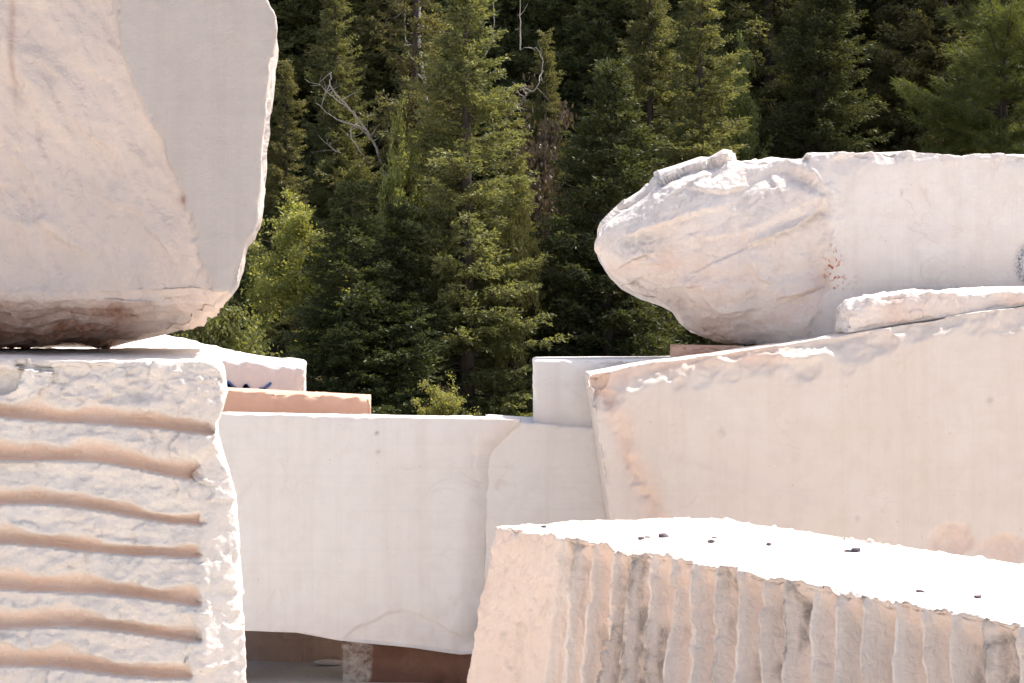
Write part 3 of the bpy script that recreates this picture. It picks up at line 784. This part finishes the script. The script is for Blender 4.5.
# ---- fluted block, front right
FA, FB = np.array([-.08, 11.0]), np.array([1.98, 6.45])   # front edge line
def fluted():
    d = (FB - FA); Ls = np.linalg.norm(d); dn = d / Ls; n = np.array([-dn[1], dn[0]])  # n points to the back right
    if n[0] < 0: n = -n
    ZT = CZ - .923
    def warp(U):
        u, v, t = U.T
        s = u * Ls
        wd = 1.0 + .0 * u
        fl = FA[None] + np.outer(s, dn)
        end = np.array([.06, .34])
        # left end face is skewed: runs up to the right
        bk = fl + n[None] * 1.12
        q = fl * (1 - v)[:, None] + bk * v[:, None]
        q[:, 1] += np.where(True, .10 * np.sin(v * math.pi) * (1 - u) ** 4, 0)
        flare = (1 - t) * (1 - u) ** 3
        q[:, 0] -= .20 * flare
        Z = -.02 + (ZT + .02) * t
        return np.stack([q[:, 0], q[:, 1], Z], 1)
    def fl_s(P): return (P[:, 0] - FA[0]) * dn[0] + (P[:, 1] - FA[1]) * dn[1]
    def prof(P):
        s = fl_s(P); pitch = .172
        ph = (s + .010 * fbm(np.stack([s, s * 0, P[:, 2] * .6], 1), 2.0, 2, 3)) / pitch
        k = np.floor(ph); x = (ph - k) * 2 - 1
        rnd = _hash(k.astype(np.int64), k.astype(np.int64) * 0, k.astype(np.int64) * 0, 5)
        bore = np.sqrt(np.clip(1 - (x / (.78 + .12 * rnd)) ** 2, 0, 1))
        on = sstep(.62, .80, s + .05 * fbm(P, 3, 2, 5))
        return bore * on, rnd, s, on, k
    ff = lambda N: sstep(.3, .7, -(N @ np.array([n[0], n[1], 0])))
    def disp(P, N, U, da):
        b, rnd, s, on, k = prof(P); f = ff(N)
        # some bores are shallow or broken away near the top
        dt = ZT - P[:, 2]
        brk = sstep(.02, .06 + .10 * rnd, dt)
        D = -f * b * (.060 + .030 * rnd) * (.25 + .75 * brk) * (.85 + .4 * fbm(P, 2.5, 3, 66)) * (1 + .35 * sstep(1.9, 2.6, s)) 
        D = D + f * (1 - b) * on * (.035 * facet(P * np.array([1, 1, .6]), 9, 3) + .012 * fbm(P, 22, 4, 5))
        D = D + f * (.010 * fbm(P, 4, 4, 9) + .013 * facet(P, 4, 17) * (1 - .4 * b) + .008 * facet(P, 16, 18) + .004 * fbm(P, 40, 3, 7))
        tp = sstep(.5, .85, N[:, 2])
        D = D + tp * (.012 * facet(P, 4.5, 23) + .005 * fbm(P, 14, 4, 3))
        D = D - f * sstep(.05, .0, dt) * .02 * (scoop(P, 6, 44))
        return D
    def stain(P, N, U, da):
        b, rnd, s, on, k = prof(P); f = ff(N); S = np.zeros((len(P), 4))
        S[:, 0] = f * np.clip(.42 + .35 * fbm(P * np.array([1, 1, .4]), 3, 4, 3) + on * (.75 * sstep(.2, .85, b) - .42), 0, 1)  # fresh pink in the bores, ridges kept pale: colour also paints the flutes' shading
        px, py = proj(P)
        reg = 1.0 * np.exp(-((px - 645) / 52) ** 4) + .7 * np.exp(-((px - 822) / 24) ** 2) * sstep(640, 660, py) + 1.0 * sstep(885, 905, px) * sstep(622, 650, py)
        dirt = sstep(.14, .42, reg * .42 + .95 * fbm(P * np.array([1, 1, .45]), 4.5, 5, 8))
        S[:, 1] = f * on * np.clip(dirt * 1.2, 0, 1) * (.92 + .08 * (1 - b)) + .25 * f * sstep(.15, .5, fbm(P, 7, 4, 21))
        tp = sstep(.4, .8, N[:, 2]); S[:, 0] *= (1 - tp)
        return np.clip(S, 0, 1)
    o = rock('fluted_block', (5.0, 1.12, 1.05), .008, warp, M['fluted'], (.006, .02, 7), disp, stain, 71, .018, bite=(.035, 9.0, .05))
    tag(o, 'block with vertical drill flutes and brilliant sunlit top, nearest on the right', 'marble block')
    # stone chips on its sunlit top
    chips = [(544, 526, .010), (641, 538, .012), (648, 537, .011), (663, 536.5, .018), (711, 541, .012), (715, 538, .012), (769, 544, .012), (848, 551, .012), (856, 551, .018), (920, 591, .011), (978, 596, .010)]
    order = ['leftmost', 'second from the left', 'third from the left', 'fourth from the left', 'fifth from the left', 'sixth from the left', 'seventh from the left', 'eighth from the left', 'ninth from the left', 'tenth from the left', 'rightmost']
    for i, ((px, py, r), w_) in enumerate(zip(chips, order)):
        Y = (CZ - ZT - .006) * F / (py - HY)
        c = at(px, py, Y)
        U, Q = box_lattice(.02, .02, .02, .004)
        p = (U - .5) * 2; p = p / np.maximum(np.linalg.norm(p, axis=1, keepdims=True), .3)
        p = p * (1 + .5 * facet(p + i * 3.7, 1.6, i)[:, None]) * np.array([1.3, 1.0, .55]) * r
        rz = i * 1.3; ca, sa = math.cos(rz), math.sin(rz)
        p = np.stack([p[:, 0] * ca - p[:, 1] * sa, p[:, 0] * sa + p[:, 1] * ca, p[:, 2] - p[:, 2].min()], 1)
        co = link_mesh('stone_chip', p, Q, M['brown'], smooth=False)
        co.location = (c[0], c[1], ZT - .002)
        tag(co, 'dark stone chip on top of the fluted block, ' + w_, 'stone chip', 'stone chips on the fluted block')
M['fluted'] = marble('fluted_marble', (.77, .71, .66), (.73, .64, .58), .22, pink=(.76, .58, .485), grey=(.27, .24, .215), bump=.6, vein=.2, fine=55)
fluted()

# ---- bearers under the central block
M['tan'] = marble('tan_stone', (.62, .45, .36), (.50, .35, .27), bump=.5, vein=.1)
zb = lambda py, Y=12.9: at(0, py, Y)[2]
def bearer_stain(P, N, U, da):
    px, py = proj(P); S = np.zeros((len(P), 4)); S[:, 1] = 1.4 * sstep(371, 368, px + 6 * fbm(P, 7, 3, 3)); S[:, 0] = .3 + .5 * fbm(P, 8, 3, 4); return np.clip(S, 0, 1)
def bearer_disp(P, N, U, da): return .010 * facet(P, 7, 3) + .004 * fbm(P, 25, 3, 4)
def bearer(px0, px1, Y0, dep, zt0, zt1, label, seed, st, mt):
    a, b = at(px0, 600, Y0), at(px1, 600, Y0)
    w_ = corners((a[0], a[1] + .10), (b[0], b[1]), (b[0], b[1] + dep), (a[0], a[1] + dep), (-.02,) * 4, (zt0, zt1, zt1, zt0))
    tag(rock('bearer', (b[0] - a[0], dep, zt0 + .02), .010, w_, mt, (.006, .02, 7), bearer_disp, st, seed, .01), label, 'bearer')
bearer(340, 475, 12.98, .5, zb(641) - .004, zb(655) + .012, 'dark brown stone bearer with a pale chipped end under the central block', 81, bearer_stain, M['brown'])
bearer(200, 345, 13.84, .4, .36, .36, 'brown stone block lying in shadow behind the gap under the central block', 83, None, M['tan'])
bearer(160, 215, 12.98, .5, zb(628) - .006, zb(628) - .006, 'brown stone bearer under the left end of the central block', 85, None, M['brown'])

for i, (px, Y, r_) in enumerate([(329, 13.72, .045)]):
    U, Q = box_lattice(.02, .02, .02, .003); p = (U - .5) * 2; p = p / np.maximum(np.linalg.norm(p, axis=1, keepdims=True), .3)
    p = p * (1 + .3 * facet(p + i * 2.3, 1.4, 30 + i)[:, None]) * np.array([1.8, 1.0, .35]) * r_
    p[:, 2] -= p[:, 2].min()
    o = link_mesh('rubble_stone', p, Q, M['tan'] if i % 2 else M['broken'], smooth=False, attrs={'stain': np.zeros((len(p), 4))}); o.location = ((px - 512) / F * Y, Y, .004)
    tag(o, 'pale broken stone on the ground in the gap under the central block', 'stone')

# ------------------------------------------------------------------ trees
def tube(pts, rad, sides=5):
    pts = np.array(pts, float); V, Q = [], []
    for i, p in enumerate(pts):
        j, k = max(0, i - 1), min(len(pts) - 1, i + 1); t = pts[k] - pts[j]; t /= np.linalg.norm(t) + 1e-9
        a = np.cross(t, [0.3, .2, 1]) if abs(t[2]) < .9 else np.cross(t, [1, .1, 0]); a /= np.linalg.norm(a); b = np.cross(t, a)
        for s in range(sides):
            an = 2 * math.pi * s / sides; V.append(p + rad[i] * (a * math.cos(an) + b * math.sin(an)))
    for i in range(len(pts) - 1):
        for s in range(sides):
            Q.append((i * sides + s, i * sides + (s + 1) % sides, (i + 1) * sides + (s + 1) % sides, (i + 1) * sides + s))
    return V, Q

def merge(parts):
    V, Q = [], []
    for v, q in parts:
        n = len(V); V += list(v); Q += [tuple(i + n for i in t) for t in q]
    return np.array(V), np.array(Q)

def blades(P, D, Ln, Wd, rng):
    """one small diamond-shaped blade per point, along D"""
    n = len(P); D = D / (np.linalg.norm(D, axis=1, keepdims=True) + 1e-9)
    R = rng.normal(size=(n, 3)); S = np.cross(D, R); S /= np.linalg.norm(S, axis=1, keepdims=True) + 1e-9
    Ln = np.broadcast_to(Ln, n)[:, None]; Wd = np.broadcast_to(Wd, n)[:, None]
    V = np.stack([P, P + D * Ln * .45 + S * Wd * .5, P + D * Ln, P + D * Ln * .45 - S * Wd * .5], 1).reshape(-1, 3)
    Q = np.arange(4 * n).reshape(-1, 4)
    return V, Q

def fir_mesh(seed, H, R, nb, mat, bare=.04, ragged=.35, droop=.25, blade=(.080, .026), dens=1.0, pw=.85):
    rng = np.random.default_rng(seed)
    wood = [tube([(0, 0, -.4), (.02 * H * rng.normal() * .3, .02, H * .4), (.0, .0, H * .75), (0, 0, H)], [.014 * H + .03, .011 * H, .005 * H, .004], 7)]
    LP, LD = [], []
    ph = rng.uniform(0, 6.28, 6)
    for i in range(nb):
        q = rng.uniform(0, 1) ** 1.15
        z = H * (bare + (1 - bare) * q)
        az = rng.uniform(0, 2 * math.pi)
        rel = 1 - (z / H)
        prof = rel ** pw * (1 - .45 * sstep(.86, 1.0, np.array([rel]))[0])
        lump = 1 + ragged * (math.sin(az * 2 + ph[0] + z * 1.3) * .5 + math.sin(az * 3 + ph[1] - z * 2.2) * .4 + math.sin(z * 3.7 + ph[2]) * .35)
        L = max(.10, R * prof * lump * rng.uniform(.55, 1.1)) + .05
        up = .75 - .95 * rel - droop * rng.uniform(0, 1)
        dz = math.tan(max(-.7, min(.9, up)))
        o = np.array([math.cos(az), math.sin(az), 0.0]); base = np.array([0, 0, z])
        ts = np.linspace(0, 1, 5)
        pts = [base + o * L * t + np.array([0, 0, L * (dz * t * .55 + .28 * t * t - .12 * t)]) for t in ts]
        wood.append(tube(pts, list(.012 * (L + .4) * (1 - ts * .85) + .002), 3))
        pts = np.array(pts)
        nt_ = max(7, int(25 * L * dens) + 5)
        tt = rng.uniform(.06, 1.0, nt_) ** .8
        for t in tt:
            p = np.array([np.interp(t, ts, pts[:, k]) for k in range(3)])
            d0 = (pts[-1] - pts[0]) / L
            side = np.array([-o[1], o[0], 0]) * rng.choice([-1, 1])
            d = d0 * rng.uniform(.5, 1.0) + side * rng.uniform(.3, 1.1) + np.array([0, 0, rng.uniform(-.35, .12)])
            d /= np.linalg.norm(d)
            l = (.16 + .34 * L * (1 - t) ** .8) * rng.uniform(.6, 1.1)
            m = max(4, int(l / .024 * dens))
            s = rng.uniform(0, 1, m)
            P = p[None] + d[None] * (s * l)[:, None] + rng.normal(0, .012, (m, 3)) + np.array([0, 0, -1])[None] * (s ** 2 * l * .18)[:, None]
            Dd = d[None] * .9 + rng.normal(0, .5, (m, 3)); LP.append(P); LD.append(Dd)
    # leader
    m = 60; s = rng.uniform(0, .9, m)
    LP.append(np.stack([rng.normal(0, .02, m), rng.normal(0, .02, m), H - s], 1)); LD.append(rng.normal(0, .6, (m, 3)) + np.array([0, 0, .8]))
    P = np.concatenate(LP); D = np.concatenate(LD); n = len(P)
    V, Q = blades(P, D, blade[0] * rng.uniform(.6, 1.3, n), blade[1] * rng.uniform(.7, 1.4, n), rng)
    wV, wQ = merge(wood)
    return (wV, wQ), (V, Q)

def leafy_mesh(seed, H, R, nlimb, nleaf, z0=.25, size=.06, tall=1.0):
    rng = np.random.default_rng(seed)
    wood = [tube([(0, 0, -.3), (.05, 0, H * .3), (-.03, .04, H * .6), (.02, 0, H * .95)], [.010 * H + .03, .010 * H, .006 * H, .006], 6)]
    LP = []
    for i in range(nlimb):
        zb = H * rng.uniform(z0 * .6, .9); az = rng.uniform(0, 6.283); rel = zb / H
        L = R * rng.uniform(.5, 1.1) * math.sqrt(max(.05, 1 - (max(0, rel - .35) / .65) ** 2))
        d = np.array([math.cos(az), math.sin(az), rng.uniform(.4, 1.2)]); d /= np.linalg.norm(d)
        p0 = np.array([0, 0, zb * .9]); p1 = p0 + d * L * .5 + rng.normal(0, .05, 3); p2 = p0 + d * L + rng.normal(0, .1, 3) + np.array([0, 0, -.05 * L])
        wood.append(tube([p0, p1, p2], [.016 * L + .006, .010 * L + .003, .002], 4))
        k = int(nleaf / nlimb * rng.uniform(.4, 1.6)); nc = 5
        for c in range(nc):
            cpt = p0 + (p2 - p0) * rng.uniform(.35, 1.05) + rng.normal(0, .10 * L, 3)
            e = cpt + rng.normal(0, .18 * L, 3)
            s = rng.uniform(0, 1, k // nc)[:, None]
            LP.append(cpt * (1 - s) + e * s + rng.normal(0, .06, (k // nc, 3)) * np.array([1, 1, .7]))
    P = np.concatenate(LP); n = len(P); D = rng.normal(0, 1, (n, 3)) + np.array([0, 0, -.3])
    V, Q = blades(P, D, size * rng.uniform(.6, 1.3, n), size * .62 * rng.uniform(.7, 1.3, n), rng)
    return merge(wood), (V, Q)

def bare_mesh(seed, H, spread, nb, lean=.15, bow=1.0, tmin=.3):
    rng = np.random.default_rng(seed); wood = []
    tr = [np.array([lean * H * t ** 1.5 + .04 * math.sin(t * 9), .05 * math.sin(t * 7), H * t]) for t in np.linspace(0, 1, 9)]
    wood.append(tube(tr, list(np.linspace(.045, .006, 9)), 6))
    for i in range(nb):
        t = rng.uniform(tmin, .97); k = t * 8; a = tr[int(k)] + (tr[min(8, int(k) + 1)] - tr[int(k)]) * (k % 1)
        az = rng.uniform(0, 6.283); L = spread * rng.uniform(.35, 1.1)
        p = [a]; d = np.array([math.cos(az), math.sin(az) * .6, rng.uniform(.1, .9)]); d /= np.linalg.norm(d)
        for s in range(6): p.append(p[-1] + d * L / 6); d = d + rng.normal(0, .16, 3) + np.array([0, 0, .05 * bow]); d /= np.linalg.norm(d)
        wood.append(tube(p, list(np.linspace(.013, .003, 7)), 4))
        for j in range(3):
            b0 = p[2 + j]; d2 = d + rng.normal(0, .6, 3); d2 /= np.linalg.norm(d2)
            q = [b0]
            for s in range(4): q.append(q[-1] + d2 * L * .09); d2 = d2 + rng.normal(0, .25, 3); d2 /= np.linalg.norm(d2)
            wood.append(tube(q, [.009, .007, .005, .004, .003], 3))
    return merge(wood)

class Proto:
    def __init__(s, wood, leaf, H, wm, lm): s.wood, s.leaf, s.H, s.wm, s.lm, s.w0, s.l0 = wood, leaf, H, wm, lm, {}, {}
def plant(proto, name, px, Y, H, rz, label, cat='tree', group=None, leafm=None, sx=1.0, dz=0.0, dark=False, x=None, trunk='trunk'):
    x = (px - 512) / F * Y if x is None else x
    root = empty(name, (x, Y, gz(x, Y) + dz - .05), rz); k = H / proto.H; root.scale = (k * sx, k * sx, k)
    lm = leafm or proto.lm
    if 'o' not in proto.w0: proto.w0['o'] = link_mesh(trunk, *proto.wood, proto.wm, root, smooth=True)
    else:
        c = proto.w0['o'].copy(); c.name = trunk; C.objects.link(c); c.parent = root
    if proto.leaf is not None:
        if lm.name not in proto.l0:
            proto.l0[lm.name] = link_mesh('crown', *proto.leaf, lm, root)
        else:
            c = proto.l0[lm.name].copy(); c.name = 'crown'; C.objects.link(c); c.parent = root
    return tag(root, label, cat, group)

FA_ = Proto(*fir_mesh(1, 10, 1.8, 430, M['fir'], ragged=.45, pw=.80), 10, M['bark'], M['fir'])
FB_ = Proto(*fir_mesh(2, 10, 1.45, 400, M['fir'], ragged=.6, droop=.4, pw=.75), 10, M['bark'], M['fir'])
FD_ = Proto(*fir_mesh(3, 6, 1.75, 420, M['firdark'], ragged=.3, pw=.85, bare=.01), 6, M['bark'], M['firdark'])
FE_ = Proto(*fir_mesh(4, 12, 2.2, 560, M['firdark'], ragged=.45, pw=.75, blade=(.10, .027), dens=.85), 12, M['bark'], M['firdark'])
FS_ = Proto(*fir_mesh(5, 11, 1.35, 300, M['fir'], bare=.22, ragged=.9, pw=.6, dens=.8), 11, M['bark'], M['fir'])
PN_ = Proto(*fir_mesh(6, 12, 2.4, 260, M['pine'], bare=.18, ragged=.5, droop=-.2, blade=(.17, .016), dens=1.1, pw=.45), 12, M['bark'], M['pine'])
LA_ = Proto(*leafy_mesh(7, 5, 1.3, 60, 26000, .15, .065), 5, M['bark'], M['leaf'])
LB_ = Proto(*leafy_mesh(8, 2.2, .9, 40, 12000, .05, .055), 2.2, M['bark'], M['leaf'])
SN_ = Proto(bare_mesh(9, 6, 1.6, 16, .10), None, 6, M['dead'], None)
SN2_ = Proto(bare_mesh(10, 4, .75, 11, -.16, tmin=.62), None, 4, M['dead'], None)

GT = 'firs in the forest behind the quarry'
def Htop(py, Y, px):                         # height that brings the tip to a given row
    x = (px - 512) / F * Y; return CZ - (py - HY) / F * Y - gz(x, Y)

# front rank, tree by tree
plant(FA_, 'fir_tree', 466, 34.0, Htop(-70, 34, 466), 0.3, 'tall olive green fir standing in the middle of the gap between the blocks', group=GT, sx=1.15)
plant(FS_, 'fir_tree', 415, 35.2, Htop(-90, 35.2, 415), 2.0, 'slim thin crowned fir with bare trunk just left of the tall middle fir', group=GT)
plant(FD_, 'fir_tree', 352, 33.0, Htop(182, 33, 352), 1.1, 'dark bushy fir in front, lower than its neighbours, left of the middle', group=GT, sx=1.35, leafm=M['deep'])
plant(FD_, 'fir_tree', 398, 33.6, Htop(205, 33.6, 398), 4.1, 'short dark fir directly below the slim bare trunk', group=GT, sx=1.1, leafm=M['deep'])
plant(FB_, 'fir_tree', 510, 35.5, Htop(95, 35.5, 510), 3.0, 'olive fir leaning on the right side of the tall middle fir', group=GT, sx=1.1)
plant(FD_, 'fir_tree', 612, 35.0, Htop(62, 35, 612), 2.7, 'dense dark green fir directly left of the broken nosed block', group=GT, sx=1.1, leafm=M['deep'])
plant(FD_, 'fir_tree', 560, 36.0, Htop(215, 36, 560), .9, 'low dark fir behind the left corner of the plain white block', group=GT, sx=1.0, leafm=M['deep'])
plant(FB_, 'fir_tree', 700, 39.0, Htop(-40, 39, 700), 1.7, 'sunlit fir with light green branches above the broken nose of the upper block', group=GT, sx=1.25)
plant(FA_, 'fir_tree', 650, 41.0, Htop(-60, 41, 650), 5.1, 'fir behind and left of the light green one, above the nose of the upper block', group=GT)
plant(FE_, 'fir_tree', 822, 41.0, Htop(-120, 41, 822), .4, 'broad very dark fir above the middle of the upper right block', group=GT, sx=1.1, leafm=M['deep'])
plant(FA_, 'fir_tree', 905, 43.5, Htop(-90, 43.5, 905), 2.4, 'green fir between the broad dark fir and the long needled pine', group=GT, sx=1.1)
plant(PN_, 'pine_tree', 1003, 38.0, Htop(-110, 38, 1003), 1.0, 'long needled pine filling the upper right corner', 'tree')
plant(LA_, 'deciduous_tree', 305, 35.5, Htop(180, 35.5, 305), .5, 'yellow green leafy tree beside the left hand block', 'tree', 'leafy trees', sx=1.15)
plant(LA_, 'deciduous_tree', 402, 34.7, Htop(84, 34.7, 402), 2.5, 'tall yellow green leafy tree with its top beside the slim fir', 'tree', 'leafy trees', sx=.42)
plant(LA_, 'deciduous_tree', 515, 34.4, Htop(150, 34.4, 515), 4.0, 'yellow green leafy tree on the right flank of the tall middle fir', 'tree', 'leafy trees', sx=.45)
plant(LA_, 'deciduous_tree', 735, 40.5, Htop(20, 40.5, 735), 5.0, 'pale green leafy tree above the top edge of the broken nosed block', 'tree', 'leafy trees', sx=.5, leafm=M['leaf2'])
plant(LB_, 'leafy_shrub', 224, 29.5, Htop(262, 29.5, 228), 1.5, 'yellow green shrub peeping out beneath the upper left block', 'shrub', 'leafy shrubs', sx=.75, leafm=M['leaf2'])
plant(LB_, 'leafy_shrub', 441, 31.5, Htop(372, 31.5, 441), 3.5, 'small bright green bush standing just above the central white block', 'shrub', 'leafy shrubs', sx=.95)
plant(FB_, 'fir_tree', 285, 40.0, Htop(60, 40, 285), 5.5, 'grey green fir right beside the edge of the upper left block', group=GT, sx=1.1)
plant(FA_, 'fir_tree', 335, 42.0, Htop(-30, 42, 335), 3.9, 'tall fir behind the bleached bare branches', group=GT, sx=1.0)
plant(FB_, 'fir_tree', 545, 41.0, Htop(30, 41, 545), 4.6, 'thin greyish fir right of the middle, next to bare twigs', group=GT)
plant(FE_, 'fir_tree', 240, 37.0, Htop(150, 37, 240), 4.6, 'dark fir hidden mostly behind the upper left block', group=GT, sx=.9)
def dead(label, Y, paths):
    """a bare bleached tree from its curved limbs: (rows of x, y, dy), thickness at the foot"""
    parts = []
    x0 = paths[0][0][0][0]; base = np.array([(x0 - 512) / F * Y, Y, gz((x0 - 512) / F * Y, Y)])
    rg = np.random.default_rng(len(label))
    for pts, rad in paths:
        P = np.array([at(p[0], p[1], Y + p[2]) - base for p in pts])
        t = np.linspace(0, len(P) - 1, len(P) * 4); Pi = np.stack([np.interp(t, range(len(P)), P[:, k]) for k in range(3)], 1)
        Pi[1:-1] = (Pi[:-2] + Pi[1:-1] * 2 + Pi[2:]) / 4; Pi += rg.normal(0, .006, Pi.shape)
        parts.append(tube(Pi, list(np.linspace(rad, rad * .3, len(Pi))), 5))
        for q in range(2 + len(P)):
            a = Pi[rg.integers(len(Pi) // 3, len(Pi))]; d = rg.normal(0, 1, 3) + [0, 0, .5]; d /= np.linalg.norm(d)
            L = rg.uniform(.08, .3); b = a + d * L * .5; c = b + (d + rg.normal(0, .4, 3)) * L * .5
            parts.append(tube([a, b, c], [rad * .35, rad * .25, rad * .1], 3))
    V, Q = merge(parts); root = empty('dead_tree', tuple(base)); link_mesh('trunk', V, Q, M['dead'], root, smooth=True)
    tag(root, label, 'dead tree', 'dead trees')
dead('bleached dead tree with curved white branches reaching left of the middle firs', 35.0, [
    ([(400, 440, .5), (398, 300, .4), (392, 200, .3), (376, 146, .1), (362, 124, 0), (350, 109, -.1), (338, 97, -.2), (330, 86, -.2), (331, 72, -.2)], .028),
    ([(350, 109, -.1), (340, 103, -.3), (328, 93, -.4), (319, 84, -.5)], .012),
    ([(374, 143, .1), (362, 129, -.1), (350, 124, -.2), (338, 120, -.3), (326, 112, -.4), (316, 103, -.4)], .015),
    ([(368, 160, .2), (358, 148, 0), (351, 138, 0), (351, 129, .1), (356, 124, .1), (366, 131, .2)], .014),
    ([(340, 153, -.2), (334, 150, -.3), (326, 142, -.3)], .010)])
dead('tall dead tree with a thin pale trunk at the top edge, above the leafy tree', 36.4, [
    ([(436, 440, .3), (434, 300, .2), (428, 120, 0), (425, 82, 0), (420, 55, 0), (419, 30, 0), (420, 5, .1), (415, -25, .1), (418, -60, 0)], .036),
    ([(420, 38, 0), (423, 27, .1), (425, 24, .2)], .013), ([(404, 8, -.2), (395, 2, -.2), (390, -8, -.2)], .012),
    ([(425, 82, 0), (414, 70, -.2), (406, 40, -.3), (404, 10, -.2)], .012)])
dead('dead tree with crooked pale twigs right of the tall middle fir', 36.8, [
    ([(500, 440, .4), (498, 300, .2), (502, 160, 0), (506, 116, 0), (516, 108, -.1), (525, 98, -.1), (527, 93, -.1), (534, 91, -.2), (541, 80, -.2)], .026),
    ([(527, 93, -.1), (521, 87, -.2), (515, 86, -.3)], .010), ([(541, 80, 0), (543, 60, 0), (538, 48, 0), (526, 47, 0)], .009), ([(520, 50, .3), (520, 20, .3), (519, -20, .3)], .014),
    ([(485, 55, .2), (491, 45, .2), (494, 20, .2), (493, -10, .2)], .012)])
plant(LB_, 'dry_shrub', 545, 37.4, Htop(85, 37.4, 545), .6, 'grey brown leafless thicket between the middle firs and the dense dark fir', 'shrub', 'dry shrubs', leafm=M['dry'], sx=.45)
plant(LB_, 'dry_shrub', 930, 40.5, 1.3, 1.2, 'brown dry shrub on the slope just above the upper right block', 'shrub', 'dry shrubs', leafm=M['dry'])
plant(LB_, 'dry_shrub', 868, 42.0, 1.1, 4.2, 'reddish dry shrub under the broad dark fir', 'shrub', 'dry shrubs', leafm=M['dry'])

# forest behind: rank after rank up the slope
def rank_label(px, Y):
    where = next(t for x, t in ((275, 'behind the upper left block'), (345, 'directly right of the upper left block'), (400, 'behind the curved white branches'), (450, 'behind the slim fir'),
        (500, 'behind the tall middle fir'), (560, 'behind the crooked pale twigs'), (625, 'behind the dense dark fir'), (690, 'left of the light green fir'), (760, 'right of the light green fir'),
        (850, 'behind the broad dark fir'), (930, 'above the brown shrub'), (2000, 'behind the long needled pine')) if px < x)
    return {45: 'dim fir low on the slope ', 49.5: 'dim fir partway up the slope ', 54.5: 'dim fir high on the slope ', 60: 'farthest dim fir on the slope '}[Y] + where
rng = random.Random(4)
protos = [FA_, FB_, FE_, FE_, FD_, FA_, FB_]
for Y, step in ((45, 58), (49.5, 52), (54.5, 50), (60, 64)):
    px = 165 + rng.uniform(0, 30)
    while px < 1060:
        pr = rng.choice(protos); H = rng.uniform(8.5, 12.5) * (1.0 if pr is not FD_ else .75)
        y = Y + rng.uniform(-1.6, 1.6)
        plant(pr, 'fir_tree', px, y, H, rng.uniform(0, 6.28), rank_label(px, Y), group='firs crowded on the slope behind', sx=rng.uniform(.95, 1.35), leafm=M['firdark'] if rng.random() < .45 else None)
        px += step * rng.uniform(.75, 1.25)

# ground cover on the forest floor
def cover():
    g = np.random.default_rng(12); n = 60000
    x = g.uniform(-14, 16, n); y = g.uniform(28, 52, n)
    P0 = np.stack([x, y, 0 * x], 1); k = fbm(P0, .8, 3, 4) > -.05
    x, y = x[k], y[k]; z = hill(x, y)
    P = np.stack([x, y, z + g.uniform(0, .30, len(x)) ** 1.2], 1); D = g.normal(0, .6, (len(x), 3)) + np.array([0, 0, .9])
    V, Q = blades(P, D, g.uniform(.06, .22, len(x)), g.uniform(.012, .04, len(x)), g)
    tag(link_mesh('ground_cover', V, Q, M['fir']), 'low green undergrowth on the forest floor', 'undergrowth', kind='stuff')
cover()
